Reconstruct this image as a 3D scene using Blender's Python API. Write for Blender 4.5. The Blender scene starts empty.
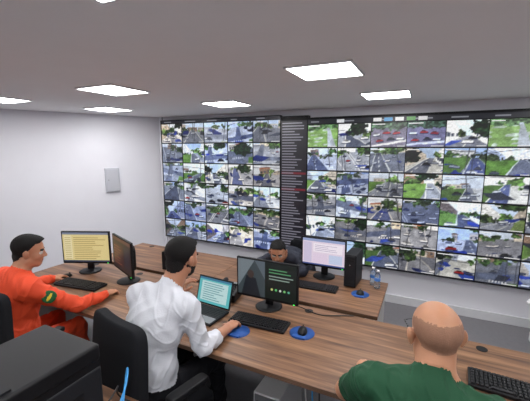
import bpy, bmesh, math, random
import numpy as np
from mathutils import Vector, Matrix
random.seed(7)
SC = bpy.context.scene
SC.view_settings.view_transform = 'Standard'

# ------------------------------------------------------------------ materials
def C(r, g, b):
    f = lambda v: (v/255/12.92) if v/255 <= .04045 else ((v/255+.055)/1.055)**2.4
    return (f(r), f(g), f(b), 1)

def mat(name, col, rough=.5, metal=0., bump=0., bscale=60, var=0., vscale=6, emit=0., spec=.5, trans=0.):
    m = bpy.data.materials.new(name); m.use_nodes = True
    nt = m.node_tree; N = nt.nodes; L = nt.links
    b = N['Principled BSDF']
    b.inputs['Base Color'].default_value = col
    b.inputs['Roughness'].default_value = rough
    b.inputs['Metallic'].default_value = metal
    b.inputs['Specular IOR Level'].default_value = spec
    b.inputs['Transmission Weight'].default_value = trans
    tc = N.new('ShaderNodeTexCoord')
    if emit:
        b.inputs['Emission Color'].default_value = col
        b.inputs['Emission Strength'].default_value = emit
    if var:
        n = N.new('ShaderNodeTexNoise'); n.inputs['Scale'].default_value = vscale
        n.inputs['Detail'].default_value = 4
        L.new(tc.outputs['Object'], n.inputs['Vector'])
        r = N.new('ShaderNodeMapRange')
        r.inputs['To Min'].default_value = 1-var; r.inputs['To Max'].default_value = 1+var
        L.new(n.outputs['Fac'], r.inputs['Value'])
        mx = N.new('ShaderNodeVectorMath'); mx.operation = 'SCALE'
        mx.inputs[0].default_value = col[:3]
        L.new(r.outputs['Result'], mx.inputs['Scale'])
        L.new(mx.outputs['Vector'], b.inputs['Base Color'])
    if bump:
        n = N.new('ShaderNodeTexNoise'); n.inputs['Scale'].default_value = bscale
        n.inputs['Detail'].default_value = 3
        L.new(tc.outputs['Object'], n.inputs['Vector'])
        bp = N.new('ShaderNodeBump'); bp.inputs['Strength'].default_value = bump
        bp.inputs['Distance'].default_value = .01
        L.new(n.outputs['Fac'], bp.inputs['Height'])
        L.new(bp.outputs['Normal'], b.inputs['Normal'])
    return m

def wood_mat(name, c1, c2, c3):
    m = bpy.data.materials.new(name); m.use_nodes = True
    nt = m.node_tree; N = nt.nodes; L = nt.links; b = N['Principled BSDF']
    tc = N.new('ShaderNodeTexCoord'); mp = N.new('ShaderNodeMapping')
    mp.inputs['Scale'].default_value = (.7, 13, 13)
    L.new(tc.outputs['Object'], mp.inputs['Vector'])
    n = N.new('ShaderNodeTexNoise'); n.inputs['Scale'].default_value = 2.2
    n.inputs['Detail'].default_value = 7; n.inputs['Roughness'].default_value = .62
    n.inputs['Distortion'].default_value = .35
    L.new(mp.outputs['Vector'], n.inputs['Vector'])
    cr = N.new('ShaderNodeValToRGB')
    cr.color_ramp.elements[0].position = .32; cr.color_ramp.elements[0].color = c1
    cr.color_ramp.elements[1].position = .68; cr.color_ramp.elements[1].color = c3
    e = cr.color_ramp.elements.new(.5); e.color = c2
    L.new(n.outputs['Fac'], cr.inputs['Fac']); L.new(cr.outputs['Color'], b.inputs['Base Color'])
    b.inputs['Roughness'].default_value = .42
    bp = N.new('ShaderNodeBump'); bp.inputs['Strength'].default_value = .08
    L.new(n.outputs['Fac'], bp.inputs['Height']); L.new(bp.outputs['Normal'], b.inputs['Normal'])
    return m

def screen_mat(name, strength=1., noise=.35, nscale=45):
    m = bpy.data.materials.new(name); m.use_nodes = True
    nt = m.node_tree; N = nt.nodes; L = nt.links; b = N['Principled BSDF']
    a = N.new('ShaderNodeVertexColor'); a.layer_name = 'Col'
    tc = N.new('ShaderNodeTexCoord')
    n = N.new('ShaderNodeTexNoise'); n.inputs['Scale'].default_value = nscale; n.inputs['Detail'].default_value = 5
    L.new(tc.outputs['Object'], n.inputs['Vector'])
    r = N.new('ShaderNodeMapRange'); r.inputs['From Min'].default_value = .3; r.inputs['From Max'].default_value = .7
    r.inputs['To Min'].default_value = 1-noise; r.inputs['To Max'].default_value = 1+noise
    L.new(n.outputs['Fac'], r.inputs['Value'])
    mx = N.new('ShaderNodeVectorMath'); mx.operation = 'SCALE'
    L.new(a.outputs['Color'], mx.inputs[0]); L.new(r.outputs['Result'], mx.inputs['Scale'])
    b.inputs['Base Color'].default_value = (.01, .01, .012, 1)
    b.inputs['Roughness'].default_value = .35
    L.new(mx.outputs['Vector'], b.inputs['Emission Color'])
    b.inputs['Emission Strength'].default_value = strength
    return m

M = dict(
 wall=mat('wall_paint', C(226,225,231), .8, bump=.05, bscale=120, var=.02),
 ceil=mat('ceiling_paint', C(242,241,242), .85, bump=.04, bscale=90, var=.02),
 floor=mat('floor_vinyl', C(114,112,116), .55, bump=.1, bscale=200, var=.12, vscale=25),
 base=mat('baseboard_paint', C(205,205,208), .5, var=.02),
 wood=wood_mat('desk_wood', C(70,45,31), C(116,82,58), C(152,114,84)),
 edge=mat('desk_edge', C(100,74,56), .4, var=.1),
 legs=mat('desk_panel_grey', C(176,174,172), .5, var=.03),
 black=mat('black_plastic', C(17,17,20), .5, bump=.03, bscale=300, var=.1, spec=.3),
 dark=mat('dark_grey_plastic', C(32,33,37), .55, bump=.05, bscale=300, var=.08, spec=.25),
 key=mat('key_plastic', C(28,28,31), .5, var=.1, vscale=40, spec=.3),
 fabric=mat('chair_fabric', C(26,27,31), .85, bump=.4, bscale=400, var=.15, vscale=60, spec=.2),
 white=mat('white_plastic', C(215,215,217), .4, var=.02),
 silver=mat('silver_plastic', C(130,132,136), .35, metal=.5, var=.03),
 metal=mat('steel', C(160,160,165), .3, metal=1., var=.03),
 blue=mat('mousepad_blue', C(22,74,146), .6, bump=.1, bscale=300, var=.15, vscale=30),
 lens=mat('ceiling_light_diffuser', (1,1,1,1), .5, emit=26.5, var=0),
 cableb=mat('blue_cable_rubber', C(60,150,215), .4, var=.03),
 cablek=mat('black_cable_rubber', C(20,20,22), .4, var=.03),
 cablew=mat('white_cable_rubber', C(215,215,215), .4, var=.03),
 panelw=mat('painted_metal', C(186,187,194), .45, var=.02),
 bottle=mat('clear_plastic', C(225,235,245), .08, trans=.9, var=0),
 label=mat('bottle_label', C(60,120,200), .5, var=.1, vscale=60),
 vid=screen_mat('video_wall_pixels', .92, .10, 60),
 scr=screen_mat('monitor_pixels', .9, .06, 90),
 led=mat('green_led', C(60,240,90), .4, emit=3.),
)

# ------------------------------------------------------------------ helpers
def link(o, parent=None):
    SC.collection.objects.link(o)
    if parent: o.parent = parent
    return o
def grp(name, loc=(0,0,0), rz=0.):
    e = bpy.data.objects.new(name, None); e.empty_display_size = .05
    e.location = loc; e.rotation_euler = (0,0,rz)
    SC.collection.objects.link(e); return e
def finish(bm, name, m, parent, smooth=False, bevel=0, seg=2, subsurf=0, loc=(0,0,0), rot=(0,0,0)):
    me = bpy.data.meshes.new(name); bm.normal_update(); bm.to_mesh(me); bm.free()
    for mm in (m if isinstance(m, (list, tuple)) else [m]): me.materials.append(mm)
    o = bpy.data.objects.new(name, me); link(o, parent)
    o.location = loc; o.rotation_euler = rot
    if smooth or subsurf:
        for p in me.polygons: p.use_smooth = True
    if bevel:
        md = o.modifiers.new('bevel', 'BEVEL'); md.width = bevel; md.segments = seg; md.limit_method = 'ANGLE'
    if subsurf:
        md = o.modifiers.new('sub', 'SUBSURF'); md.levels = subsurf; md.render_levels = subsurf
    return o
def box(name, size, loc, m, parent=None, rot=(0,0,0), bevel=0., seg=2):
    bm = bmesh.new(); bmesh.ops.create_cube(bm, size=1)
    bmesh.ops.scale(bm, vec=size, verts=bm.verts)
    return finish(bm, name, m, parent, bevel=bevel, seg=seg, loc=loc, rot=rot)
def pad(name, size, loc, m, parent=None, rot=(0,0,0), cuts=3, curve=0., taper=0.):
    bm = bmesh.new(); bmesh.ops.create_cube(bm, size=1)
    bmesh.ops.subdivide_edges(bm, edges=bm.edges[:], cuts=cuts, use_grid_fill=True)
    bmesh.ops.scale(bm, vec=size, verts=bm.verts)
    for v in bm.verts:
        if taper: v.co.x *= 1 - taper*(v.co.z/size[2]+.0)
        if curve: v.co.y += curve*(v.co.x/(size[0]/2))**2
    return finish(bm, name, m, parent, subsurf=2, loc=loc, rot=rot)
def cyl(name, r, a, b, m, parent=None, r2=None, seg=20):
    a = Vector(a); b = Vector(b); d = b-a
    bm = bmesh.new(); bmesh.ops.create_cone(bm, cap_ends=True, segments=seg, radius1=r, radius2=r if r2 is None else r2, depth=d.length)
    q = Vector((0,0,1)).rotation_difference(d.normalized()).to_matrix().to_4x4()
    bm.transform(Matrix.Translation((a+b)/2) @ q)
    o = finish(bm, name, m, parent)
    for p in o.data.polygons:
        if len(p.vertices) == 4: p.use_smooth = True
    return o
def lathe(name, prof, loc, m, parent=None, seg=24):
    bm = bmesh.new(); rings = []
    for r, z in prof:
        rings.append([bm.verts.new((r*math.cos(t*2*math.pi/seg), r*math.sin(t*2*math.pi/seg), z)) for t in range(seg)])
    for i in range(len(rings)-1):
        for t in range(seg):
            bm.faces.new((rings[i][t], rings[i][(t+1)%seg], rings[i+1][(t+1)%seg], rings[i+1][t]))
    bm.faces.new(rings[0][::-1]); bm.faces.new(rings[-1])
    return finish(bm, name, m, parent, smooth=True, loc=loc)
def tube(name, pts, r, m, parent=None):
    cu = bpy.data.curves.new(name, 'CURVE'); cu.dimensions = '3D'; cu.bevel_depth = r; cu.bevel_resolution = 3
    sp = cu.splines.new('NURBS'); sp.points.add(len(pts)-1)
    for p, q in zip(sp.points, pts): p.co = (*q, 1)
    sp.use_endpoint_u = True; sp.order_u = 4; sp.resolution_u = 8
    cu.materials.append(m)
    o = bpy.data.objects.new(name, cu); return link(o, parent)

def clip(poly, x0, y0, x1, y1):
    def cut(P, f):
        out = []
        for i in range(len(P)):
            a, b = P[i-1], P[i]; fa, fb = f(a), f(b)
            if (fa >= 0) != (fb >= 0):
                t = fa/(fa-fb); out.append((a[0]+t*(b[0]-a[0]), a[1]+t*(b[1]-a[1])))
            if fb >= 0: out.append(b)
        return out
    for f in (lambda p: p[0]-x0, lambda p: x1-p[0], lambda p: p[1]-y0, lambda p: y1-p[1]):
        if len(poly) < 3: return []
        poly = cut(poly, f)
    return poly
def rect(x0, y0, x1, y1): return [(x0,y0),(x1,y0),(x1,y1),(x0,y1)]
def pixel_mesh(name, layers, m, parent=None, loc=(0,0,0), rot=(0,0,0), dy=.00012):
    """layers: list of (poly[(x,z)], srgb colour, layer index); faces -Y"""
    vs, fs, cs = [], [], []
    for poly, col, k in layers:
        if len(poly) < 3: continue
        A = sum(poly[i-1][0]*poly[i][1]-poly[i][0]*poly[i-1][1] for i in range(len(poly)))
        if abs(A) < 1e-7: continue
        if A < 0: poly = poly[::-1]
        s = len(vs); vs += [(x, -k*dy, z) for x, z in poly]
        fs.append(list(range(s, s+len(poly)))); cs += [C(*col)]*len(poly)
    me = bpy.data.meshes.new(name); me.from_pydata(vs, [], fs)
    at = me.color_attributes.new('Col', 'FLOAT_COLOR', 'CORNER')
    at.data.foreach_set('color', np.array(cs, dtype=np.float32).ravel())
    me.materials.append(m)
    o = bpy.data.objects.new(name, me); o.location = loc; o.rotation_euler = rot
    return link(o, parent)

# ------------------------------------------------------------------ room
HC = 2.4
YW = 4.25
P0 = Vector((-3.98, YW)); dl = Vector((-.47, -.883)).normalized()
P1 = P0 + dl*6.6
XR, YB = 3.2, P1.y
def slab(name, pts, z0, z1, m):
    bm = bmesh.new()
    lo = [bm.verts.new((x,y,z0)) for x,y in pts]; hi = [bm.verts.new((x,y,z1)) for x,y in pts]
    bm.faces.new(lo[::-1]); bm.faces.new(hi)
    for i in range(len(pts)): bm.faces.new((lo[i-1], lo[i], hi[i], hi[i-1]))
    bmesh.ops.recalc_face_normals(bm, faces=bm.faces)
    return finish(bm, name, m, None)
foot = [(P0.x-.2, YW+.12), (XR+.12, YW+.12), (XR+.12, YB-.12), (P1.x-.2, YB-.12)]
slab('floor', foot, -.1, 0, M['floor'])
slab('ceiling', foot, HC, HC+.1, M['ceil'])
nl = Vector((-dl.y, dl.x)); 
if nl.x > 0: nl = -nl
slab('wall_left', [tuple(P0), tuple(P1), tuple(P1+nl*.1), tuple(P0+nl*.1)], 0, HC, M['wall'])
slab('wall_back', [(P0.x-.1, YW), (XR+.1, YW), (XR+.1, YW+.1), (P0.x-.1, YW+.1)], 0, HC, M['wall'])
slab('wall_right', [(XR, YB), (XR, YW), (XR+.1, YW), (XR+.1, YB)], 0, HC, M['wall'])
slab('wall_front', [(P1.x-.1, YB-.1), (XR+.1, YB-.1), (XR+.1, YB), (P1.x-.1, YB)], 0, HC, M['wall'])
a = P0; b = P1
slab('baseboard_left', [tuple(a), tuple(b), tuple(b-nl*.015), tuple(a-nl*.015)], 0, .1, M['base'])
slab('baseboard_back', [(P0.x+.02, YW-.015), (XR, YW-.015), (XR, YW), (P0.x+.02, YW)], 0, .1, M['base'])
slab('trim_1', [(P0.x+.02, YW-.03), (-3.9, YW-.03), (-3.9, YW), (P0.x+.02, YW)], .1, HC, M['wall'])
q0 = P0+dl*2.42; q1 = P0+dl*2.45
slab('trim_2', [tuple(q0), tuple(q1), tuple(q1-nl*.006), tuple(q0-nl*.006)], .1, HC, M['base'])

# electrical panel on left wall
def wall_pt(t, off, z): 
    p = P0 + dl*t - nl*off; return (p.x, p.y, z)
rzl = math.atan2(dl.y, dl.x)
ep = grp('electrical_panel', wall_pt(.77, .02, 1.43), rzl)
box('housing', (.20,.04,.36), (0,0,0), M['panelw'], ep, bevel=.004)
box('door', (.17,.012,.33), (0,.024,0), M['panelw'], ep, bevel=.003)
cyl('lock', .010, (.06,.03,0), (.06,.038,0), M['metal'], ep)

# ceiling light panels; unseen ones ending the list are added for fill light
for (x, y) in [(-.64,2.21),(-2.47,2.11),(-2.08,3.29),(-.40,3.4),(-3.72,3.08),(-3.97,1.97),(-.83,.66),(1.2,2.18),(1.3,3.4),(.8,.6),(-2.8,.6),(-1.0,-.7),(1.0,-.7)]:
    g = grp('ceiling_light_panel', (x, y, HC-.006))
    for nm, s, l in (('frame_a',(.42,.012,.014),(0,.204,0)),('frame_b',(.42,.012,.014),(0,-.204,0)),('frame_c',(.012,.396,.014),(.204,0,0)),('frame_d',(.012,.396,.014),(-.204,0,0))):
        box(nm, s, l, M['white'], g)
    box('diffuser', (.396,.396,.006), (0,0,0), M['lens'], g)

# ------------------------------------------------------------------ video wall
vw = grp('video_wall', (0, 4.16, 0))
box('cabinet_left', (2.07,.085,1.88), (-2.845,.046,1.40), M['black'], vw, bevel=.004)
box('cabinet_center', (.385,.085,1.86), (-1.61,.046,1.39), M['black'], vw, bevel=.004)
box('cabinet_right', (3.14,.085,1.84), (.145,.046,1.37), M['black'], vw, bevel=.004)
rng = random.Random(23); nr = np.random.RandomState(5)
TW, TH = 48, 34
GX, GY = np.meshgrid(np.linspace(0,1,TW), np.linspace(0,1,TH))
def vn(fx, fy=None):
    fy = fy or fx
    g = nr.rand(fy+2, fx+2); x = GX*fx; y = GY*fy
    i = x.astype(int); j = y.astype(int); tx = x-i; ty = y-j
    tx = tx*tx*(3-2*tx); ty = ty*ty*(3-2*ty)
    return ((g[j,i]*(1-tx)+g[j,i+1]*tx)*(1-ty)+(g[j+1,i]*(1-tx)+g[j+1,i+1]*tx)*ty)
def blob(x, y, rx, ry, n=8):
    return [(x+rx*math.cos(i*2*math.pi/n), y+ry*math.sin(i*2*math.pi/n)) for i in range(n)]
def raster(T, roll):
    img = np.zeros((TH, TW, 3))
    c_, s_ = math.cos(roll), math.sin(roll)
    X0 = .5+(GX-.5)*c_-(GY-.5)*s_; Y0 = .5+(GX-.5)*s_+(GY-.5)*c_
    X0 = X0+(vn(6)-.5)*.03; Y0 = Y0+(vn(6)-.5)*.03
    for poly, col, kind in T:
        A = sum(poly[i-1][0]*poly[i][1]-poly[i][0]*poly[i-1][1] for i in range(len(poly)))
        P = poly if A > 0 else poly[::-1]
        d = np.full(GX.shape, 9.)
        for i in range(len(P)):
            ax_, ay_ = P[i-1]; bx_, by_ = P[i]; ex, ey = bx_-ax_, by_-ay_; ln = math.hypot(ex, ey)
            if ln < 1e-6: continue
            d = np.minimum(d, (ex*(Y0-ay_)-ey*(X0-ax_))/ln)
        if kind == 't':
            d = d+(vn(9)-.5)*.18+(vn(20)-.5)*.09
            sh = .35+1.3*vn(18)*(.6+.8*vn(5))
        elif kind == 'h':
            d = np.minimum(d, .03)+(vn(7)-.62)*.16; sh = .8+.4*vn(10)
        elif kind == 'b': sh = .8+.4*vn(24)
        elif kind == 'r': sh = .78+.30*vn(7)+.16*vn(22)
        else: sh = .92+.16*vn(8)
        a_ = np.clip(d/.02+.5, 0, 1)[...,None]
        img = img*(1-a_)+(np.array(col)[None,None,:]*sh[...,None])*a_
    return img
def car(add, x, y, sc, col, k=1.):
    add([(x-.01,y-.03),(x+sc*1.9,y-.03),(x+sc*1.9,y+.03),(x,y+.03)], (44,50,74))
    add([(x,y),(x+sc*1.7,y+sc*.1*k),(x+sc*1.75,y+sc*.6),(x+.02,y+sc*.5)], col)
    add([(x+sc*.3,y+sc*.5),(x+sc*1.4,y+sc*.55),(x+sc*1.15,y+sc*.9),(x+sc*.45,y+sc*.85)], tuple(int(v*.45)+10 for v in col))
CARS = [(238,238,240),(240,240,242),(228,230,236),(34,36,42),(160,46,46),(150,155,165),(214,218,224),(60,72,110),(84,88,96)]
SHADE = [(46,62,140),(38,50,104),(62,82,160),(50,54,66),(36,40,56),(58,64,82)]
G = [(46,66,38),(62,86,48),(82,110,60),(34,48,34),(68,80,54),(94,118,70)]
def scene_tile():
    L = []; u = rng.uniform
    add = lambda p, c, k='s': L.append((p, c, k))
    kind = rng.choices(['road','plaza','cross','street'], [5,2,2,4])[0]
    ground = rng.choice([(168,170,178),(150,154,164),(134,138,148),(196,195,190),(118,122,134),(206,208,212)])
    add(rect(-1,-1,2,2), ground, 'r')
    hz = dict(road=u(.5,.9), plaza=u(.75,1.05), cross=u(.7,.95), street=u(.4,.65))[kind]
    add(rect(-1,hz,2,2), rng.choice([(236,242,250),(206,222,244),(244,246,250),(180,198,224),(216,224,236)]))
    if kind == 'street':
        v = u(.3,.7)
        for sgn in (-1,1):
            col = rng.choice([(222,216,204),(192,182,168),(236,236,234),(156,130,112),(166,172,186),(120,108,100)])
            e = -.1 if sgn < 0 else 1.1
            add([(e,u(-.1,.25)),(v+sgn*.12,hz-.04),(v+sgn*.12,hz+.12),(e,1.3)] if sgn > 0 else [(v+sgn*.12,hz-.04),(e,u(-.1,.25)),(e,1.3),(v+sgn*.12,hz+.12)], col, 'b')
            for k in range(4):
                t = .15+.2*k; x = e*(1-t)+(v+sgn*.12)*t; w = .10*(1-t)+.02
                add(rect(x-w/2,.35*(1-t)+hz*t,x+w/2,.6*(1-t)+(hz+.05)*t), (70,76,90))
    else:
        for i in range(rng.randint(1,4)):
            x = u(-.1,.95); w = u(.12,.45); h = u(.04,.28)
            col = rng.choice([(216,210,198),(190,180,166),(236,236,236),(150,128,112),(160,166,180),(202,192,176)])
            add(rect(x,hz-.08,x+w,hz+h), col, 'b')
            if rng.random() < .5: add([(x-.02,hz+h),(x+w+.02,hz+h),(x+w-.03,hz+h+.06),(x+.03,hz+h+.06)], rng.choice([(164,102,74),(120,92,80),(190,186,180)]))
            for k in range(3): add(rect(x+.02+k*w/3, hz+h*.25, x+.02+k*w/3+w*.16, hz+h*.6), (80,84,98))
    for i in range(rng.randint(2,6)): add(blob(u(0,1), hz+u(-.08,.12), u(.07,.22), u(.05,.17)), rng.choice(G), 't')
    if kind in ('road','street'):
        vx = u(.15,.85); bx = u(-.6,.6); bw = u(.5,1.2)
        if rng.random() < .32: add([(-.3,-.2),(u(.2,.7),-.2),(vx,hz),(-.3,hz-.05)], rng.choice([(98,130,66),(112,144,78),(84,110,62)]), 'r')
        if rng.random() < .26: add([(u(.5,.8),-.2),(1.3,-.2),(1.3,hz-.05),(vx,hz)], rng.choice([(98,130,66),(84,110,62),(120,138,88)]), 'r')
        add([(bx,-.2),(bx+bw,-.2),(vx+.07,hz),(vx-.07,hz)], rng.choice([(126,130,142),(104,108,122),(146,150,160),(92,98,116),(88,98,138),(108,112,124)]), 'r')
        add([(bx-.06,-.2),(bx,-.2),(vx-.07,hz),(vx-.085,hz)], (216,216,214))
        add([(bx+bw,-.2),(bx+bw+.06,-.2),(vx+.085,hz),(vx+.07,hz)], (204,204,200))
        if rng.random() < .5:
            for t in (.05,.3,.52,.7):
                cx = (bx+bw/2)*(1-t)+vx*t; w = .018*(1-t)+.006; cx2 = (bx+bw/2)*(1-t-.1)+vx*(t+.1)
                add([(cx-w,hz*t),(cx+w,hz*t),(cx2+w,hz*(t+.1)),(cx2-w,hz*(t+.1))], (222,222,218))
    if kind == 'cross':
        y = u(.15,.5); h = u(.16,.3); s = u(-.35,.35)
        col = rng.choice([(108,114,130),(94,102,124),(130,134,146)])
        add([(-.3,y-s*.5),(1.3,y+s*.5),(1.3,y+h+s*.4),(-.3,y+h-s*.6)], col, 'r')
        x = u(.2,.7); add([(x-.25,-.2),(x+.15,-.2),(x+.1,hz),(x-.02,hz)], col, 'r')
        for k in range(6): add([(x-.3+k*.08,y-.10),(x-.265+k*.08,y-.10),(x-.25+k*.075,y-.02),(x-.28+k*.075,y-.02)], (230,230,232))
        if rng.random() < .5: add([(.7,-.2),(1.3,-.2),(1.3,y-.05),(.8,y-.05)], (96,126,68), 'r')
    if kind == 'plaza':
        s = u(-.5,.5)
        for k in range(rng.randint(2,4)):
            x = u(-.1,1); add([(x,-.2),(x+.025,-.2),(x+s+.02,hz),(x+s,hz)], (220,220,222))
        for k in range(rng.randint(3,8)):
            y = u(0,hz*.85); car(add, u(0,.9), y, (1.2-y)*u(.08,.14), rng.choice(CARS))
    for i in range(rng.randint(1,3)):
        x = u(-.2,.9); y = u(-.05,.6); w = u(.15,.6); h = u(.05,.26); s = u(-.4,.4)
        add([(x,y),(x+w,y+u(-.05,.1)),(x+w+s,y+h),(x+s,y+h*u(.7,1.2))], rng.choice(SHADE), rng.choice(['r','h','h']))
    for i in range(rng.randint(1,5)):
        y = u(.05,hz*.8); car(add, u(.02,.9), y, (1.15-y)*u(.1,.17), rng.choice(CARS))
    for i in range(rng.randint(0,2)):
        x = u(.05,.95); add(rect(x,u(0,.3),x+.022,1.2), (66,68,76))
    if rng.random() < .35:
        y = u(.7,1.); s = u(-.2,.2); add([(-.1,y),(1.1,y+s),(1.1,y+s+.018),(-.1,y+.018)], (60,62,70))
    if rng.random() < .35: add(blob(u(0,1), u(.7,1.05), u(.15,.4), u(.12,.35)), rng.choice([(32,48,32),(58,78,46),(26,34,28)]), 't')
    return L, u(-.16,.16)
def car_park():
    L = [(rect(-1,-1,2,2),(118,112,126),'r'),(rect(-1,.74,2,2),(66,84,66),'t'),([(0,.05),(1,.2),(1,.3),(0,.12)],(214,210,206),'s')]
    add = lambda p, c, k='s': L.append((p, c, k))
    for x, y, col in [(.05,.5,(226,226,230)),(.34,.56,(160,46,50)),(.62,.52,(166,56,58)),(.7,.3,(230,230,232)),(.12,.25,(150,44,48)),(.45,.3,(50,54,62))]: car(add, x, y, .12, col)
    return L, u0(-.08,.08)
def lawn():
    L = [(rect(-1,-1,2,2),(150,182,104),'r'),(rect(-1,.8,2,2),(90,116,76),'t')]
    for i in range(5): L.append(([(-.1,.05+i*.16),(1.1,.16+i*.15),(1.1,.2+i*.15),(-.1,.09+i*.16)],(206,216,190),'h'))
    L.append(([(.65,-.1),(.95,-.1),(.75,.85),(.66,.85)],(196,198,196),'r'))
    return L, -.05
u0 = rng.uniform
FV, FQ, FC = [], [], []; fo = 0
qi = np.arange((TH-1)*TW).reshape(TH-1, TW)[:, :-1].ravel()
quad = np.stack([qi, qi+1, qi+1+TW, qi+TW], 1)
layers = []
def put(T, x0, z0, w, h):
    global fo
    img = raster(*T)
    gain = rng.uniform(.85, 1.1); con = rng.uniform(1.05, 1.3)
    wb = rng.choice([(1,1,1),(.95,.99,1.07),(.98,1,1.03),(1.03,1,.97),(.90,.96,1.12)])
    v = np.clip((118+(img*gain-118)*con+(nr.rand(TH,TW,1)-.5)*24)*np.array(wb), 4, 250)/255
    lin = np.where(v <= .04045, v/12.92, ((v+.055)/1.055)**2.4)
    FC.append(np.concatenate([lin, np.ones((TH,TW,1))], 2).reshape(-1,4))
    FV.append(np.stack([x0+GX*w, np.full(GX.shape,-.0006), z0+GY*h], 2).reshape(-1,3))
    FQ.append(quad+fo); fo += TW*TH
    layers.append((rect(x0+.01, z0+h-.02, x0+.01+rng.uniform(.08,.16), z0+h-.011), (240,240,240), 8))
    layers.append((rect(x0+w-rng.uniform(.08,.14), z0+.012, x0+w-.01, z0+.02), (225,225,225), 8))
    layers.append((rect(x0, z0-.004, x0+w, z0+.009), (16,18,24), 7))
ZL0, ZL1, ZR0, ZR1 = .47, 2.28, .455, 2.20
rows = 6; rl = (ZL1-ZL0)/rows; rr = (ZR1-ZR0)/rows
for r in range(rows):
    for c in range(5):
        w = .412; x0 = -3.86+c*w
        put(scene_tile(), x0+.004, ZL0+r*rl+.004, w-.008, rl-.008)
    for c in range(8):
        w = .39; x0 = -1.42+c*w
        t = scene_tile()
        if r == 5 and c in (2,3): t = car_park()
        if r == 5 and c in (0,5): t = lawn()
        put(t, x0+.004, ZR0+r*rr+.004, w-.008, rr-.008)
me = bpy.data.meshes.new('camera_feeds'); V_ = np.concatenate(FV); Q_ = np.concatenate(FQ)
me.vertices.add(len(V_)); me.loops.add(len(Q_)*4); me.polygons.add(len(Q_))
me.vertices.foreach_set('co', V_.astype(np.float32).ravel()); me.loops.foreach_set('vertex_index', Q_.astype(np.int32).ravel())
me.polygons.foreach_set('loop_start', np.arange(0, len(Q_)*4, 4, dtype=np.int32)); me.update(calc_edges=True)
at = me.color_attributes.new('Col', 'FLOAT_COLOR', 'POINT'); at.data.foreach_set('color', np.concatenate(FC).astype(np.float32).ravel())
me.materials.append(M['vid']); link(bpy.data.objects.new('camera_feeds', me), vw)
# centre list column
layers.append((rect(-1.80+.01, ZR0, -1.42-.012, ZL1-.02), (22,20,28), 2))
z = ZL1-.06
i = 0
while z > ZR0+.03:
    if i in (18, 24): layers.append((rect(-1.78, z-.008, -1.44, z+.02), (110,26,38), 3))
    layers.append((rect(-1.775, z, -1.775+rng.uniform(.16,.31), z+.014), (128,126,138), 4))
    z -= .036; i += 1
# header strips
layers.append((rect(-3.86, ZL1+.006, -1.8, ZL1+.05), (24,26,34), 2))
layers.append((rect(-1.42, ZR1+.006, 1.7, ZR1+.062), (24,26,34), 2))
for x in np.arange(-3.8, -1.9, .41): layers.append((rect(x, ZL1+.02, x+rng.uniform(.1,.24), ZL1+.034), (130,132,140), 3))
for x in np.arange(-1.38, 1.6, .39): layers.append((rect(x, ZR1+.025, x+rng.uniform(.1,.24), ZR1+.04), (130,132,140), 3))
for x, col in [(-.62,(225,225,225)),(-.5,(80,150,200)),(-.38,(230,230,230)),(-.26,(90,150,80)),(-.14,(215,215,215)),(-1.05,(220,222,226))]:
    layers.append((rect(x, ZR1+.014, x+.09, ZR1+.054), col, 4))
pixel_mesh('overlay_text', layers, M['vid'], vw, dy=.00015)
for c in range(6): box('bezel', (.006,.014,ZL1-ZL0), (-3.86+c*.412,-.005,(ZL1+ZL0)/2), M['black'], vw)
for c in range(9): box('bezel', (.006,.014,ZR1-ZR0), (-1.42+c*.39,-.005,(ZR1+ZR0)/2), M['black'], vw)
for r in range(7):
    box('bezel', (2.06,.014,.007), (-2.83,-.006,ZL0+r*rl), M['black'], vw)
    box('bezel', (3.12,.014,.007), (.14,-.006,ZR0+r*rr), M['black'], vw)

# ------------------------------------------------------------------ desks
def desk(x0, x1, y0, y1, panel_y, top=.74):
    g = grp('office_desk', ((x0+x1)/2, (y0+y1)/2, 0))
    w = x1-x0-.004; d = y1-y0
    o = box('top', (w, d, .028), (0,0,top-.014), M['wood'], g, bevel=.003)
    box('edge_band', (w, .004, .026), (0,-d/2-.001,top-.014), M['edge'], g)
    for s in (-1, 1):
        box('leg_panel', (.03, d-.12, top-.03), (s*(w/2-.03),0,(top-.028)/2), M['legs'], g, bevel=.002)
    box('modesty_panel', (w-.1, .018, .38), (0, panel_y-(y0+y1)/2, .5), M['legs'], g)
    box('cable_tray', (w-.2, .1, .05), (0, panel_y-(y0+y1)/2+(-.07), .64), M['dark'], g)
    for q in (-.5, .1): cyl('grommet', .03, (q, d/2-.07, top), (q, d/2-.07, top+.002), M['black'], g)
    return g
for x0, x1 in [(-3.3,-1.64),(-1.64,.02),(.02,1.68)]: desk(x0, x1, 1.45, 2.25, 2.14)
for x0, x1 in [(-3.15,-1.7),(-1.7,-.25)]: desk(x0, x1, 2.31, 2.97, 2.42)
desk(-2.5, -.97, .3, 1.0, .42)

# ------------------------------------------------------------------ equipment
def monitor(x, y, rz, w, h, zb, content, base=.74, m='black'):
    g = grp('computer_monitor', (x, y, base), rz)
    zc = zb + h/2
    box('bezel', (w, .022, h), (0,0,zc), M[m], g, bevel=.005)
    pad('rear_shell', (w*.8, .05, h*.75), (0,.028,zc), M[m], g, cuts=2)
    iw, ih = w-.026, h-.03
    L = [(rect(-iw/2,-ih/2,iw/2,ih/2), (8,8,10), 0)]
    for i, (p, col) in enumerate(content):
        q = clip(p, 0, 0, 1, 1)
        L.append(([(-iw/2+a_*iw, -ih/2+b_*ih) for a_, b_ in q], col, i+1))
    pixel_mesh('display', L, M['scr'], g, loc=(0,-.0118,zc+.004))
    box('neck', (.06,.025,zb+.12), (0,.05,(zb+.12)/2+.004), M[m], g, bevel=.005)
    lathe('stand_base', [(.001,0),(.098,0),(.10,.006),(.085,.012),(.03,.018),(.001,.018)], (0,.035,0), M[m], g)
    box('power_led', (.012,.002,.003), (w/2-.03,-.012,zb+.008), M['led'], g)
    return g
u = random.Random(3).uniform
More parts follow.
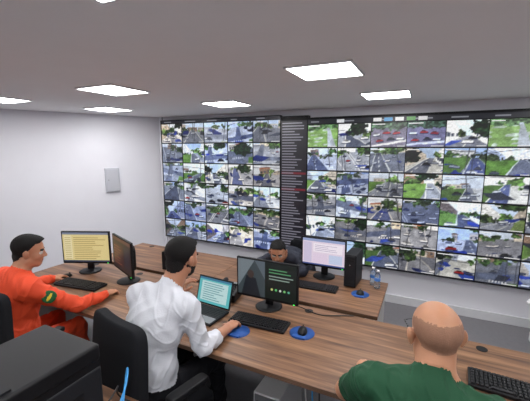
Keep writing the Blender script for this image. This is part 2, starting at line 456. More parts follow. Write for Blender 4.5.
doc = [(rect(0,0,1,1),(218,200,140)), (rect(0,.93,1,1),(120,130,150)), (rect(0,0,1,.05),(60,70,90)), (rect(.03,.08,.2,.9),(226,214,170))]
for i in range(12): doc.append((rect(.24,.1+i*.065,.24+u(.4,.7),.12+i*.065),(160,134,74)))
for i in range(12): doc.append((rect(.05,.1+i*.065,.18,.12+i*.065),(180,157,96)))
dk = [(rect(0,0,1,1),(34,22,24)), (rect(0,.9,1,1),(90,52,44)), (rect(.05,.1,.6,.8),(62,30,28)), (rect(.65,.15,.95,.8),(40,34,44))]
for i in range(7): dk.append((rect(.08,.16+i*.09,.08+u(.2,.45),.18+i*.09),(150,92,70)))
sl = [(rect(0,0,1,1),(8,20,14)), (rect(0,0,.48,1),(56,66,70)), ([(0,.2),(.3,1),(0,1)],(110,120,126)), ([(.3,1),(.48,1),(.48,.5)],(84,94,102)),
      ([(.06,0),(.4,0),(.32,.5),(.15,.55)],(24,28,34)), (blob(.23,.6,.06,.12),(60,48,44))]
for i,(a_,b_) in enumerate([(.8,.3),(.72,.36),(.62,.4),(.54,.34)]): sl.append((rect(.55,a_,.55+b_,a_+.03),(80,140,96) if i<2 else (130,150,140)))
for i in range(5): sl.append((blob(.60+i*.07,.27,.020,.034),[(190,200,120),(90,190,110),(200,210,200),(120,190,110),(90,170,140)][i]))
dd = [(rect(0,0,1,1),(228,212,228)), (rect(0,.9,1,1),(150,164,204)), (rect(.03,.08,.22,.86),(206,196,222)), (rect(.26,.5,.95,.84),(242,232,242)), (rect(.26,.1,.6,.44),(226,208,228)), (rect(.64,.1,.95,.44),(196,206,232)), (rect(0,0,1,.05),(60,80,140))]
for i in range(4): dd.append((rect(.3,.56+i*.065,.3+u(.3,.6),.575+i*.065),(160,146,180)))
monitor(-2.84, 2.0, math.radians(24), .46, .31, .09, doc)
monitor(-2.34, 1.98, math.radians(-22), .45, .31, .09, dk)
monitor(-1.0, 2.08, 0, .49, .30, .07, sl)
monitor(-.80, 2.84, 0, .41, .27, .10, dd)

def keyboard(x, y, rz, w=.44, d=.15, z=.74, m='black'):
    g = grp('keyboard', (x, y, z), rz)
    box('case', (w, d, .018), (0,0,.0095), M[m], g, bevel=.005)
    bm = bmesh.new()
    nx = int(w/.0195); ny = 6
    kx = (w-.02)/nx; ky = (d-.02)/ny
    for j in range(ny):
        for i in range(nx):
            if i in (nx-5,) : continue
            if j == 0 and 4 <= i <= 9:
                if i != 4: continue
                cx, ww = -w/2+.01+7*kx, kx*6-.003
            else: cx, ww = -w/2+.01+(i+.5)*kx, kx-.003
            r = bmesh.ops.create_cube(bm, size=1)
            for v in r['verts']:
                t = .82 if v.co.z > 0 else 1
                v.co = Vector((cx+v.co.x*ww*t, -d/2+.01+(j+.5)*ky+v.co.y*(ky-.003)*t, .0225+v.co.z*.008))
    finish(bm, 'keys', M['key'], g)
    return g
keyboard(-2.62, 1.76, math.radians(8))
keyboard(-.955, 1.87, math.radians(3), w=.40, d=.14)
keyboard(-.79, 2.60, math.radians(2), w=.36, d=.13)
keyboard(.47, 1.84, math.radians(-4), w=.44, d=.16)

def mouse(x, y, rz, z=.744):
    g = grp('computer_mouse', (x, y, z), rz)
    bm = bmesh.new(); bmesh.ops.create_uvsphere(bm, u_segments=24, v_segments=14, radius=1)
    for v in bm.verts:
        yy = v.co.y
        v.co = Vector((v.co.x*(.031-.003*yy), yy*.053, max(v.co.z, 0)*(.033-.004*yy)))
    finish(bm, 'shell', M['black'], g, smooth=True)
    cyl('wheel', .008, (-.003,.028,.026), (.003,.028,.026), M['dark'], g)
def mousepad(x, y, r=.1, z=.74):
    g = grp('mouse_pad', (x, y, z))
    lathe('pad', [(.001,0),(r,0),(r,.003),(.001,.0035)], (0,0,0), M['blue'], g, seg=36)
    pad('wrist_rest', (r*1.1,.03,.014), (0,-r*.75,.005), M['blue'], g, cuts=2)
mousepad(-.655, 1.88, .08); mouse(-.655, 1.89, .2)
mousepad(-1.03, 1.72, .075)
mousepad(-.43, 2.63, .07); mouse(-.43, 2.63, .1)
mouse(-2.91, 1.83, 0, .74)

# laptop
g = grp('laptop', (-1.37, 1.80, .74), math.radians(-4))
box('base', (.31,.215,.018), (0,0,.0095), M['dark'], g, bevel=.004)
box('palm_rest', (.29,.07,.0015), (0,-.065,.0195), M['silver'], g)
box('touchpad', (.09,.05,.0012), (-.01,-.065,.021), M['dark'], g)
bm = bmesh.new()
for j in range(6):
    for i in range(14):
        bmesh.ops.create_cube(bm, size=1, matrix=Matrix.Translation((-.137+i*.021,-.02+j*.0195,.020)) @ Matrix.Diagonal((.018,.0165,.004,1)))
finish(bm, 'keys', M['key'], g)
lid = bpy.data.objects.new('lid', None); link(lid, g); lid.location = (0,.107,.018); lid.rotation_euler = (math.radians(-16),0,0)
box('lid_shell', (.31,.009,.205), (0,.004,.103), M['dark'], lid, bevel=.003)
Ls = [(rect(-.145,.012,.145,.195),(90,180,184),1),(rect(-.12,.03,.12,.17),(186,216,216),2),(rect(-.145,.18,.145,.195),(60,120,150),3)]
for i in range(8): Ls.append((rect(-.10,.04+i*.016,-.10+u(.1,.2),.045+i*.016),(80,140,150),4))
pixel_mesh('display', Ls, M['scr'], lid, loc=(0,-.001,0))

# computer tower on back desk
g = grp('computer_tower', (-.53, 2.84, .74), math.radians(-3))
box('case', (.10,.24,.28), (0,0,.146), M['black'], g, bevel=.005)
box('front_panel', (.088,.008,.26), (0,-.123,.146), M['dark'], g, bevel=.003)
box('optical_drive', (.07,.004,.012), (0,-.128,.24), M['black'], g)
for i in range(7): box('vent', (.06,.003,.004), (0,-.128,.05+i*.012), M['black'], g)
cyl('power_button', .005, (0,-.127,.2), (0,-.131,.2), M['metal'], g)
for s in (-1,1): box('foot', (.02,.2,.006), (s*.035,0,.003), M['black'], g)
# tower standing under the front desk
g = grp('computer_tower', (-.80, 1.86, 0), 0)
box('case', (.18,.40,.40), (0,0,.206), M['white'], g, bevel=.006)
box('front_panel', (.16,.008,.38), (0,-.203,.206), M['silver'], g, bevel=.003)
for i in range(3): box('drive_bay', (.13,.004,.03), (0,-.208,.34-i*.04), M['dark'], g)
for i in range(8): box('vent', (.1,.003,.006), (0,-.208,.06+i*.014), M['dark'], g)
for s in (-1,1): box('foot', (.03,.34,.008), (s*.06,0,.004), M['black'], g)
# water bottles
for x, y in ((-.37,2.88),(-.325,2.82)):
    g = grp('water_bottle', (x, y, .74))
    lathe('body', [(.001,0),(.022,0),(.025,.006),(.025,.05),(.023,.06),(.025,.07),(.025,.10),(.022,.115),(.013,.13),(.012,.145),(.001,.145)], (0,0,0), M['bottle'], g)
    lathe('cap', [(.001,.14),(.0145,.14),(.0145,.156),(.001,.156)], (0,0,0), M['white'], g)
    lathe('label', [(.0255,.065),(.0258,.067),(.0258,.082),(.0255,.084)], (0,0,0), M['label'], g)
# desk phone
def phone(x, y, rz):
    g = grp('desk_phone', (x, y, .74), rz)
    bm = bmesh.new(); bmesh.ops.create_cube(bm, size=1)
    for v in bm.verts: v.co = Vector((v.co.x*.17, v.co.y*.19, .03+(v.co.z*.06 if v.co.z < 0 else v.co.z*.06*(1+1.0*(v.co.y>0)))))
    finish(bm, 'body', M['black'], g, bevel=.006)
    tube('handset', [(-.055,-.08,.075),(-.055,-.075,.085),(-.055,-.03,.095),(-.055,.03,.115),(-.055,.075,.115),(-.055,.08,.105)], .017, M['dark'], g)
    for i in range(4):
        for j in range(3): box('button', (.014,.012,.006), (.005+j*.022,-.06+i*.024,.064+i*.0075), M['dark'], g)
    box('display', (.07,.03,.004), (.03,.06,.094), M['silver'], g)
phone(-1.355, 2.13, .15)
g = grp('computer_speaker', (-2.22, 2.42, .74), math.radians(10))
box('cabinet', (.1,.11,.18), (0,0,.09), M['black'], g, bevel=.006)
cyl('woofer', .036, (0,-.055,.06), (0,-.058,.06), M['dark'], g); cyl('tweeter', .018, (0,-.055,.135), (0,-.058,.135), M['dark'], g)

# printer in the foreground
g = grp('printer', (-1.365, .655, .74), 0)
box('body', (.37,.40,.26), (0,0,.135), M['dark'], g, bevel=.012, seg=3)
box('top_cover', (.37,.40,.07), (0,0,.325), M['black'], g, bevel=.012, seg=3)
box('seam', (.362,.392,.03), (0,0,.277), M['black'], g)
box('output_slot', (.26,.02,.05), (0,-.195,.2), M['black'], g)
box('paper_tray', (.3,.02,.06), (0,-.205,.05), M['black'], g, bevel=.003)
box('control_panel', (.12,.06,.008), (.1,-.15,.363), M['dark'], g)
for i in range(8): box('vent', (.004,.16,.006), (.186,.03,.08+i*.016), M['black'], g)
for s in (-1,1):
    for t in (-1,1): cyl('foot', .015, (s*.15,t*.17,0), (s*.15,t*.17,.008), M['black'], g)

tube('network_cable', [(-1.3,.42,.745),(-1.10,.7,.75),(-1.10,.85,.80),(-1.14,.95,.89),(-1.20,1.0,.92),(-1.19,.97,.82),(-1.12,.88,.745),(-1.03,.85,.745)], .0045, M['cableb'])
tube('power_cable', [(-1.16,.74,.80),(-1.12,.78,.84),(-1.13,.9,.90),(-1.2,.93,.84),(-1.22,.95,.76),(-1.15,.98,.745),(-1.02,.97,.745)], .004, M['cablek'])
tube('monitor_cable', [(-.95,2.13,.85),(-.9,2.2,.76),(-.74,2.2,.746),(-.62,2.12,.745),(-.5,2.2,.745),(-.4,2.24,.745)], .0035, M['cablek'])
for i, c in enumerate(('cablew','cableb','cablek')):
    o = .05*i
    tube('under_desk_cable', [(-.66+o,2.05,.62),(-.64+o,1.85,.45),(-.55+o,1.75-o,.15),(-.45+o,1.78,.012),(-.3+o,1.9,.012),(-.2,2.05,.3+o)], .005, M[c])

# ------------------------------------------------------------------ office chair
def chair(x, y, rz, m='fabric', frame='black', arms=True, low=False):
    g = grp('office_chair', (x, y, 0), rz)
    pad('seat', (.50,.48,.085), (0,.01,.425), M[m], g)
    if low: pad('backrest', (.42,.07,.28), (0,-.26,.68), M[m], g, rot=(math.radians(-6),0,0), curve=.035, taper=.1)
    else: pad('backrest', (.46,.075,.50), (0,-.25,.80), M[m], g, rot=(math.radians(-6),0,0), curve=.035, taper=.12)
    box('back_support', (.07,.02,.36), (0,-.285,.55), M[frame], g, bevel=.006, rot=(math.radians(-6),0,0))
    box('support_foot', (.07,.2,.02), (0,-.19,.375), M[frame], g, bevel=.005)
    cyl('gas_lift', .026, (0,0,.1), (0,0,.38), M['metal'], g); cyl('sleeve', .034, (0,0,.09), (0,0,.24), M[frame], g)
    for i in range(5):
        a_ = i*2*math.pi/5+.3; c_, s_ = math.cos(a_), math.sin(a_)
        tube('base_leg', [(0,0,.11),(c_*.1,s_*.1,.105),(c_*.22,s_*.22,.08),(c_*.28,s_*.28,.065)], .018, M[frame], g)
        for q in (-1, 1):
            ox, oy = -s_*.014*q, c_*.014*q
            cyl('caster', .027, (c_*.28+ox*.5, s_*.28+oy*.5, .027), (c_*.28+ox*1.5, s_*.28+oy*1.5, .027), M[frame], g)
    if arms:
        for s in (-1, 1):
            pad('armrest', (.065,.25,.035), (s*.285,.0,.655), M[frame], g, cuts=2)
            tube('arm_post', [(s*.2,-.02,.39),(s*.29,-.02,.39),(s*.295,-.03,.46),(s*.288,-.02,.64)], .014, M[frame], g)
    return g
chair(-1.34, 1.31, math.radians(-12))
chair(-2.48, 1.14, math.radians(18))
chair(.08, 1.08, math.radians(2))
chair(-1.25, 3.48, math.radians(180), arms=False, low=True)
chair(1.12, 3.2, math.radians(150), m='white', frame='white')

# ------------------------------------------------------------------ people
def nrm(v): v = np.array(v, float); return v/np.linalg.norm(v)
class Fig:
    def __init__(s): s.P = []
    def cone(s, a, b, r1, r2, k, l): s.P.append(('c', np.array(a,float), np.array(b,float), r1, r2, k, l, None))
    def ell(s, c, r, R, k, l, cut=None): s.P.append(('e', np.array(c,float), np.array(r,float), np.array(R,float), 0, k, l, cut))

def surface(fig, name, mats, cloth, h=.005, wr=.0035, parent=None):
    lo = np.full(3, 1e9); hi = -lo
    bb = []
    for p in fig.P:
        if p[0] == 'c':
            r = max(p[3], p[4]); a_ = np.minimum(p[1], p[2])-r; b_ = np.maximum(p[1], p[2])+r
        else:
            e = np.sqrt(((p[3]*p[2][None,:])**2).sum(1)); a_ = p[1]-e; b_ = p[1]+e
        bb.append((a_, b_)); lo = np.minimum(lo, a_); hi = np.maximum(hi, b_)
    lo = lo-.04; hi = hi+.04
    n = np.ceil((hi-lo)/h).astype(int)+1
    F = np.full(n, .5, np.float32); D = np.full(n, .5, np.float32); Lb = np.zeros(n, np.uint8)
    for p, (a_, b_) in zip(fig.P, bb):
        k = p[5]; mg = k+2.5*h
        i0 = np.maximum(((a_-mg-lo)/h).astype(int), 0); i1 = np.minimum(((b_+mg-lo)/h).astype(int)+2, n)
        sl_ = tuple(slice(i0[q], i1[q]) for q in range(3))
        X = (lo[0]+h*np.arange(i0[0], i1[0]))[:,None,None].astype(np.float32)
        Y = (lo[1]+h*np.arange(i0[1], i1[1]))[None,:,None].astype(np.float32)
        Z = (lo[2]+h*np.arange(i0[2], i1[2]))[None,None,:].astype(np.float32)
        if p[0] == 'c':
            A, B = p[1], p[2]; d = B-A; L2 = max((d**2).sum(), 1e-9)
            t = np.clip(((X-A[0])*d[0]+(Y-A[1])*d[1]+(Z-A[2])*d[2])/L2, 0, 1)
            dist = np.sqrt((X-A[0]-t*d[0])**2+(Y-A[1]-t*d[1])**2+(Z-A[2]-t*d[2])**2)-(p[3]+(p[4]-p[3])*t)
        else:
            R = p[3]; q = []
            for j in range(3):
                q.append((X-p[1][0])*R[0,j]+(Y-p[1][1])*R[1,j]+(Z-p[1][2])*R[2,j])
            r = p[2]
            k0 = np.sqrt((q[0]/r[0])**2+(q[1]/r[1])**2+(q[2]/r[2])**2)
            k1 = np.sqrt((q[0]/r[0]**2)**2+(q[1]/r[1]**2)**2+(q[2]/r[2]**2)**2)+1e-6
            dist = k0*(k0-1)/k1
            dist = np.where(k0 < .3, -r.min()*.7, dist)
            if p[7] is not None:
                for nv, cc in p[7]:
                    dist = np.maximum(dist, (q[0]*nv[0]+q[1]*nv[1]+q[2]*nv[2])-cc)
        f = F[sl_]; hh = np.maximum(k-np.abs(f-dist), 0)/k
        F[sl_] = np.minimum(f, dist)-hh*hh*k/4
        dd_ = D[sl_]; m_ = dist < dd_
        Lb[sl_] = np.where(m_, p[6], Lb[sl_]); D[sl_] = np.where(m_, dist, dd_)
    S = F < 0
    cs = [S[i:n[0]-1+i, j:n[1]-1+j, k:n[2]-1+k] for i in (0,1) for j in (0,1) for k in (0,1)]
    al = cs[0].copy(); an = cs[0].copy()
    for c_ in cs[1:]: al &= c_; an |= c_
    act = an & ~al
    ijk = np.argwhere(act); idx = np.full(act.shape, -1, np.int64); idx[act] = np.arange(len(ijk))
    acc = np.zeros((len(ijk),3)); cnt = np.zeros(len(ijk))
    cor = [(i,j,k) for i in (0,1) for j in (0,1) for k in (0,1)]
    for A in cor:
        for ax in range(3):
            if A[ax]: continue
            B = list(A); B[ax] = 1
            fa = F[ijk[:,0]+A[0], ijk[:,1]+A[1], ijk[:,2]+A[2]]; fb = F[ijk[:,0]+B[0], ijk[:,1]+B[1], ijk[:,2]+B[2]]
            m_ = (fa < 0) != (fb < 0); den = np.where(m_, fa-fb, 1); t = np.where(m_, fa/den, 0)
            pos = np.array(A, float)[None,:].repeat(len(ijk), 0); pos[:,ax] += t
            acc += pos*m_[:,None]; cnt += m_
    V = lo+(ijk+acc/np.maximum(cnt,1)[:,None])*h
    quads = []; labs = []
    offs = {0:[(0,-1,-1),(0,0,-1),(0,0,0),(0,-1,0)], 1:[(-1,0,-1),(-1,0,0),(0,0,0),(0,0,-1)], 2:[(-1,-1,0),(0,-1,0),(0,0,0),(-1,0,0)]}
    for ax in range(3):
        s0 = [slice(None)]*3; s1 = [slice(None)]*3; s0[ax] = slice(0,-1); s1[ax] = slice(1,None)
        a_ = S[tuple(s0)]; b_ = S[tuple(s1)]
        for flip in (0, 1):
            e = np.argwhere((a_ & ~b_) if not flip else (~a_ & b_))
            if not len(e): continue
            q = np.stack([idx[e[:,0]+o[0], e[:,1]+o[1], e[:,2]+o[2]] for o in offs[ax]], 1)
            ins = e.copy()
            if flip: ins[:,ax] += 1; q = q[:,::-1]
            quads.append(q); labs.append(Lb[ins[:,0], ins[:,1], ins[:,2]])
    Q = np.concatenate(quads); LB = np.concatenate(labs)
    me = bpy.data.meshes.new(name)
    me.vertices.add(len(V)); me.loops.add(len(Q)*4); me.polygons.add(len(Q))
    me.vertices.foreach_set('co', V.astype(np.float32).ravel())
    me.loops.foreach_set('vertex_index', Q.astype(np.int32).ravel())
    me.polygons.foreach_set('loop_start', np.arange(0, len(Q)*4, 4, dtype=np.int32))
    me.polygons.foreach_set('material_index', LB.astype(np.int32))
    me.polygons.foreach_set('use_smooth', np.ones(len(Q), bool))
    me.update(calc_edges=True)
    # cloth folds
    N_ = np.zeros(len(V)*3, np.float32); me.vertices.foreach_get('normal', N_); N_ = N_.reshape(-1,3)
    isc = np.zeros(len(V), bool)
    for l in cloth: isc[Q[LB == l].ravel()] = True
    w1 = np.sin(V[:,0]*23+np.sin(V[:,2]*17+V[:,1]*9)*2.1+V[:,2]*31)
    w2 = np.sin(V[:,1]*37-V[:,2]*43+np.sin(V[:,0]*29)*1.7)
    w3 = np.sin(V[:,0]*61+V[:,1]*53+V[:,2]*19+np.sin(V[:,2]*41)*1.3)
    w4 = -np.abs(np.sin(V[:,0]*31-V[:,2]*27+V[:,1]*15+np.sin(V[:,1]*33)*1.5))
    w5 = np.maximum(0, 1-3*np.abs(np.sin(V[:,0]*19+V[:,2]*34-V[:,1]*22+np.sin(V[:,0]*47+V[:,2]*21)*1.1)))
    V2 = V+N_*((w1*.4+w2*.3+w3*.3+w4*.9+w5*.9)*wr*isc)[:,None]
    me.vertices.foreach_set('co', V2.astype(np.float32).ravel())
    for m_ in mats: me.materials.append(m_)
    me.update()
    o = bpy.data.objects.new(name, me); link(o, parent)
    md = o.modifiers.new('smooth', 'SMOOTH'); md.factor = .4; md.iterations = 2
    return o

SKIN, TOP, LEG, SHOE, HAIR, LIP, EYE, PUP, X1, X2 = range(10)
def hand(f, w, d, n, side, curl=(.35,.45,.3), spread=.0):
    d = nrm(d); n = np.array(n, float); n = nrm(n-d*np.dot(n,d)); s = np.cross(n, d)*side
    R = np.stack([s, d, n], 1); w = np.array(w, float)
    f.cone(w, w+d*.04, .026, .022, .012, SKIN)
    f.ell(w+d*.052, (.041,.050,.0155), R, .012, SKIN)
    for i, (o, ln, st) in enumerate(((.031,.072,.082),(.0105,.082,.088),(-.0105,.076,.085),(-.030,.060,.076))):
        p = w+d*st+s*o*.9-n*.001; a_ = 0; dr0 = nrm(d+s*o*(3+spread*20))
        for j, (fr, c_) in enumerate(zip((.46,.30,.24), curl)):
            a_ += c_*(1+.12*i)
            dr = dr0*math.cos(a_)+n*math.sin(a_); q = p+dr*ln*fr
            f.cone(p, q, .0093-.0007*j, .0086-.0008*j, .004, SKIN); p = q
    p = w+d*.022+s*.027; q = p+nrm(d*.65+s*.75+n*.35)*.038
    f.cone(w+d*.015+s*.012, p, .017, .0155, .012, SKIN); f.cone(p, q, .0145, .0115, .008, SKIN)
    r = q+nrm(d*.9+s*.35+n*.35)*.03; f.cone(q, r, .0112, .0098, .004, SKIN)
    f.cone(r, r+nrm(d+n*.4)*.020, .0098, .008, .003, SKIN)

def head(f, c, fwd, up=(0,0,1), s=1., hair=True, beard=False, full=0., stub=None):
    fw = nrm(fwd); rt = nrm(np.cross(fw, up)); u_ = np.cross(rt, fw)
    R = np.stack([rt, fw, u_], 1); c = np.array(c, float)
    T = lambda x, y, z: c+R@(np.array([x,y,z])*s)
    E = lambda p, r, k, l, cut=None: f.ell(T(*p), np.array(r)*s, R, k, l, cut)
    E((0,-.012,.032), (.076,.096,.082), .02, SKIN)
    E((0,.022,-.035), (.062,.068,.075), .03, SKIN)
    E((0,.058,-.082), (.026,.024,.022), .025, SKIN)
    for q in (-1,1):
        E((q*.042,.045,-.022), (.022,.026,.022), .02, SKIN)
        f.cone(T(q*.050,-.0,-.06), T(q*.018,.06,-.09), .016*s, .014*s, .02, SKIN)
        E((q*.030,.079,.024), (.022,.010,.006), .008, HAIR)
        E((q*.031,.073,.006), (.015,.012,.0095), .003, EYE)
        E((q*.031,.0835,.006), (.0055,.004,.0055), .001, PUP)
        E((q*.083,-.008,-.008), (.010,.018,.031), .006, SKIN)
        E((q*.091,-.015,.003), (.007,.017,.023), .005, SKIN)
    f.cone(T(0,.082,.014), T(0,.102,-.022), .008*s, .012*s, .010, SKIN)
    for q in (-1,1): E((q*.012,.093,-.026), (.008,.010,.007), .006, SKIN)
    E((0,.080,-.053), (.023,.011,.006), .004, LIP)
    E((0,.079,-.063), (.020,.011,.006), .004, LIP)
    if hair:
        n_ = nrm((0,.80,-.60))
        E((0,-.016,.040+full*.5), (.083+full,.103+full,.088+full), .004, HAIR, [(n_, .022*s)])
        E((0,.020,.088), (.060,.066,.034), .01, HAIR, [((0,.6,-.8), .030*s)])
        E((0,-.060,-.030), (.058,.044,.055), .01, HAIR, [(nrm((0,1,-.2)), .02*s)])
    if stub is not None:
        E((0,-.013,.030), (.0772,.0965,.080), .004, stub, [(nrm((0,.80,-.60)), .006*s), ((0,0,1), .035*s)])
    if beard:
        E((0,.022,-.038), (.0645,.0712,.074), .006, HAIR, [(nrm((0,.15,1)), -.004*s)])
        E((0,.062,-.082), (.027,.0255,.022), .02, HAIR)
        E((0,.084,-.044), (.026,.010,.005), .004, HAIR)
    f.cone(T(0,-.02,-.05), T(0,-.035,-.12), .054*s, .053*s, .03, SKIN)
    return T

def sitter(name, J, mats, cloth=(TOP,LEG), sleeve='long', extra=None, hair=True, wr=.0035, bulk=1., beard=False, full=0., collar=TOP, stub=None):
    f = Fig(); A = {k: np.array(v, float) for k, v in J.items() if k not in ('fwd','up','hl','hr','hs','curl_l','curl_r')}
    lat = nrm(A['shR']-A['shL']); b = bulk
    spine = nrm(A['neck']-A['hip']); fw = nrm(np.cross(spine, lat))*1.
    fw = -fw if np.dot(fw, A['kneeR']-A['hip']) < 0 else fw
    R = np.stack([lat, fw, np.cross(lat, fw)], 1)
    ch = A['hip']*.33+A['neck']*.67 if 'chest' not in A else A['chest']
    wa = A['hip']*.62+ch*.38
    R0 = np.stack([lat, nrm(np.cross((0,0,1), lat)), (0,0,1)], 1)
    f.ell(A['hip']+np.array([0,0,.01]), (.175*b,.13*b,.115), R0, .04, LEG)
    f.ell(wa+np.array([0,0,.0]), (.172*b,.135*b,.155), R, .05, TOP)
    f.ell(ch, (.172*b,.125*b,.18), R, .07, TOP)
    sm = (A['shR']+A['shL'])/2
    f.cone(A['shL']+lat*.035, A['shR']-lat*.035, .066*b, .066*b, .06, TOP)
    f.cone(A['neck']*.8+sm*.2, A['shL']+lat*.03, .052, .052, .06, TOP)
    f.cone(A['neck']*.8+sm*.2, A['shR']-lat*.03, .052, .052, .06, TOP)
    hd = A['head']; nd = nrm(hd-A['neck'])
    f.cone(A['neck']-nd*.02, A['neck']+nd*.016, .070, .063, .015, TOP)
    if collar != TOP: f.cone(A['neck']+nd*.0, A['neck']+nd*.024, .068, .064, .004, collar)
    f.cone(A['neck'], A['neck']+(hd-A['neck'])*.6, .055, .053, .01, SKIN)
    for s in 'LR':
        sh, el, wr_ = A['sh'+s], A['el'+s], A['wr'+s]
        if sleeve == 'long':
            f.cone(sh, el, .061*b, .052, .04, TOP); f.cone(el, wr_*.97+el*.03, .051, .037, .02, TOP)
            f.cone(wr_*.85+el*.15, wr_, .028, .026, .005, SKIN)
        elif sleeve == 'rolled':
            e2 = el*.62+wr_*.38
            f.cone(sh, el, .059*b, .051, .04, TOP); f.cone(el, e2, .050, .046, .02, TOP); f.cone(e2, e2+(wr_-e2)*.12, .050, .048, .004, TOP)
            f.cone(e2, wr_, .039, .027, .004, SKIN)
        else:
            m_ = sh*.35+el*.65
            f.cone(sh, m_, .066*b, .062, .04, TOP); f.cone(m_, m_+(el-m_)*.1, .064, .062, .004, TOP)
            f.cone(m_, el, .048, .042, .004, SKIN); f.cone(el, wr_, .043, .028, .015, SKIN)
        hp = A['hip']+lat*(.088 if s == 'R' else -.088)+np.array([0,0,-.005])
        f.cone(hp, A['knee'+s], .085, .062, .03, LEG); f.cone(A['knee'+s], A['ank'+s], .060, .042, .03, LEG)
        an = A['ank'+s]; td = nrm((A['knee'+s]-A['hip'])*np.array([1,1,0]))
        f.cone(an+np.array([0,0,-.035])-td*.03, an+td*.16+np.array([0,0,-.05]), .042, .030, .015, SHOE)
        hv = J['h'+s.lower()]
        hand(f, wr_, hv[0], hv[1], -1 if s == 'R' else 1, J.get('curl_'+s.lower(), (.35,.45,.3)))
    T = head(f, hd, J['fwd'], J.get('up', (0,0,1)), J.get('hs', 1.), hair, beard, full, stub)
    if extra: extra(f, T, A)
    return surface(f, name, mats, cloth, wr=wr), T

def skinm(name, c): 
    m = mat(name, c, .5, bump=.08, bscale=250, var=.08, vscale=18, spec=.35)
    b = m.node_tree.nodes['Principled BSDF']; b.inputs['Subsurface Weight'].default_value = .12
    b.inputs['Subsurface Radius'].default_value = (.01,.004,.002); return m
hairm = mat('black_hair', C(18,15,15), .65, bump=.9, bscale=260, var=.3, vscale=120, spec=.25)
lip = mat('lip', C(130,74,66), .5); eyew = mat('eye_white', C(200,196,190), .25); pup = mat('pupil', C(20,14,12), .2)
shoe = mat('shoe_leather', C(22,20,20), .4)
trous = mat('dark_trousers', C(20,20,25), .85, bump=.2, bscale=300, var=.1, spec=.2)

# man in orange jacket
sk = skinm('skin_tan', C(182,130,102))
orange = mat('orange_jacket', C(222,72,34), .75, bump=.25, bscale=180, var=.08, vscale=12)
patchg = mat('green_patch', C(26,92,46), .7, var=.1, vscale=80); patchy = mat('yellow_patch', C(215,190,50), .7)
def ex(f, T, A):
    m_ = A['shR']*.62+A['elR']*.38; ax = nrm(A['elR']-A['shR']); out = nrm(np.array([.8,-.55,.25])); out = nrm(out-ax*np.dot(out,ax))
    R = np.stack([np.cross(ax,out), out, ax], 1)
    f.ell(m_+out*.054, (.044,.010,.048), R, .002, X1); f.ell(m_+out*.058, (.030,.0105,.012), R, .002, X2)
J = dict(hip=(-2.50,1.15,.555), neck=(-2.49,1.23,1.045), head=(-2.47,1.31,1.19), shL=(-2.69,1.24,.985), shR=(-2.31,1.20,.985),
 elL=(-2.86,1.44,.815), elR=(-2.17,1.42,.81), wrL=(-2.90,1.69,.775), wrR=(-2.20,1.67,.775),
 kneeL=(-2.66,1.56,.53), kneeR=(-2.40,1.56,.53), ankL=(-2.66,1.62,.09), ankR=(-2.40,1.62,.09),
 fwd=(.60,.80,-.18), hl=((-.05,1,-.02),(0,0,-1)), hr=((-.15,1,-.02),(0,0,-1)), hs=.95)
sitter('man_in_orange_jacket', J, [sk,orange,orange,shoe,hairm,lip,eyew,pup,patchg,patchy], extra=ex, wr=.006, bulk=1.1, full=.002)

# man in white shirt
sk2 = skinm('skin_light_tan', C(178,126,100))
wh = mat('white_shirt', C(206,208,215), .8, bump=.15, bscale=120, var=.03, vscale=10)
J = dict(hip=(-1.35,1.23,.565), neck=(-1.30,1.40,1.11), chest=(-1.33,1.31,.92), head=(-1.27,1.495,1.265), shL=(-1.51,1.37,1.04), shR=(-1.135,1.37,1.03),
 elL=(-1.62,1.52,.815), elR=(-1.08,1.41,.795), wrL=(-1.50,1.72,.91), wrR=(-1.075,1.665,.778),
 kneeL=(-1.44,1.68,.54), kneeR=(-1.18,1.68,.54), ankL=(-1.44,1.72,.09), ankR=(-1.18,1.72,.09),
 fwd=(.12,.96,-.22), up=(0,.22,1), hl=((.35,.35,.8),(.5,.6,-.4)), hr=((.0,1,-.02),(0,0,-1)), hs=.99, curl_l=(.5,.6,.4))
sitter('man_in_white_shirt', J, [sk2,wh,trous,shoe,hairm,lip,eyew,pup], sleeve='rolled', wr=.0055, bulk=1.04, beard=True, full=.002)

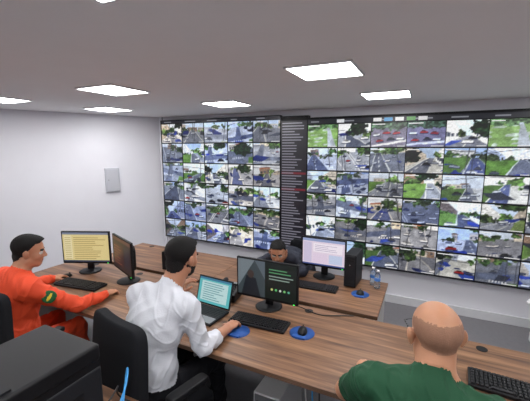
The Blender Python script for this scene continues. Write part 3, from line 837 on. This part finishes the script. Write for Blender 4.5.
# bald man in green polo
sk3 = skinm('skin_pale', C(190,138,108))
gr = mat('green_polo', C(18,72,44), .8, bump=.25, bscale=350, var=.08, vscale=14)
blk = mat('glasses_frame', C(15,15,16), .3)
stubm = mat('shaved_hair_stubble', C(150,110,88), .7, bump=.3, bscale=500, var=.12, vscale=90)
jeans = mat('blue_jeans', C(40,52,80), .85, bump=.2, bscale=300, var=.1)
def ex(f, T, A):
    for q in (-1,1):
        f.cone(T(q*.090,-.012,.016), T(q*.078,.086,.012), .004, .004, .001, X1)
        f.cone(T(q*.078,.09,.012), T(q*.055,.098,.014), .0035, .003, .001, X1)
        f.cone(T(q*.055,.098,.014), T(q*.012,.104,.014), .003, .003, .001, X1)
    f.cone(A['wrL']+(A['elL']-A['wrL'])*.04, A['wrL']+(A['elL']-A['wrL'])*.10, .0305, .0305, .001, X1)
J = dict(hip=(.07,1.05,.565), neck=(.055,1.18,1.115), chest=(.06,1.12,.92), head=(.06,1.26,1.248), shL=(-.135,1.17,1.055), shR=(.245,1.15,1.05),
 elL=(-.27,1.38,.83), elR=(.38,1.34,.83), wrL=(-.24,1.62,.775), wrR=(.33,1.57,.775),
 kneeL=(-.03,1.50,.54), kneeR=(.20,1.50,.54), ankL=(-.03,1.54,.09), ankR=(.20,1.54,.09),
 fwd=(-.32,.92,-.12), hl=((.1,1,-.02),(0,0,-1)), hr=((.0,1,-.02),(0,0,-1)), hs=1.02)
sitter('bald_man_in_green_polo', J, [sk3,gr,jeans,shoe,mat('brown_brow', C(70,50,40), .7),lip,eyew,pup,blk,stubm], sleeve='short', extra=ex, hair=False, bulk=1.03, wr=.006, stub=X2)

# man on the far side of the back desk
dk2 = mat('dark_blue_shirt', C(30,34,48), .8, bump=.2, bscale=300, var=.08)
J = dict(hip=(-1.22,3.42,.56), neck=(-1.22,2.94,.86), chest=(-1.22,3.15,.78), head=(-1.235,2.81,.93), shL=(-1.04,2.99,.81), shR=(-1.38,2.99,.81),
 elL=(-.98,2.79,.795), elR=(-1.43,2.78,.795), wrL=(-1.10,2.61,.775), wrR=(-1.31,2.60,.775),
 kneeL=(-1.12,2.99,.54), kneeR=(-1.34,2.99,.54), ankL=(-1.12,2.96,.09), ankR=(-1.34,2.96,.09),
 fwd=(.3,-.88,-.35), hl=((-.5,-.8,-.02),(0,0,-1)), hr=((.5,-.8,-.02),(0,0,-1)), hs=.92)
sitter('man_in_dark_shirt', J, [sk,dk2,trous,shoe,hairm,lip,eyew,pup], wr=.004, bulk=.88)

# ------------------------------------------------------------------ world + camera
w = bpy.data.worlds.new('world'); SC.world = w; w.use_nodes = True
w.node_tree.nodes['Background'].inputs['Color'].default_value = (.6,.63,.7,1)
w.node_tree.nodes['Background'].inputs['Strength'].default_value = .3
cd = bpy.data.cameras.new('camera'); cam = bpy.data.objects.new('camera', cd); SC.collection.objects.link(cam)
cd.sensor_width = 36; cd.lens = 22.75; cd.clip_start = .02
cam.location = (0,0,1.9); cam.rotation_euler = (math.radians(81.2), 0, math.radians(26))
SC.camera = cam
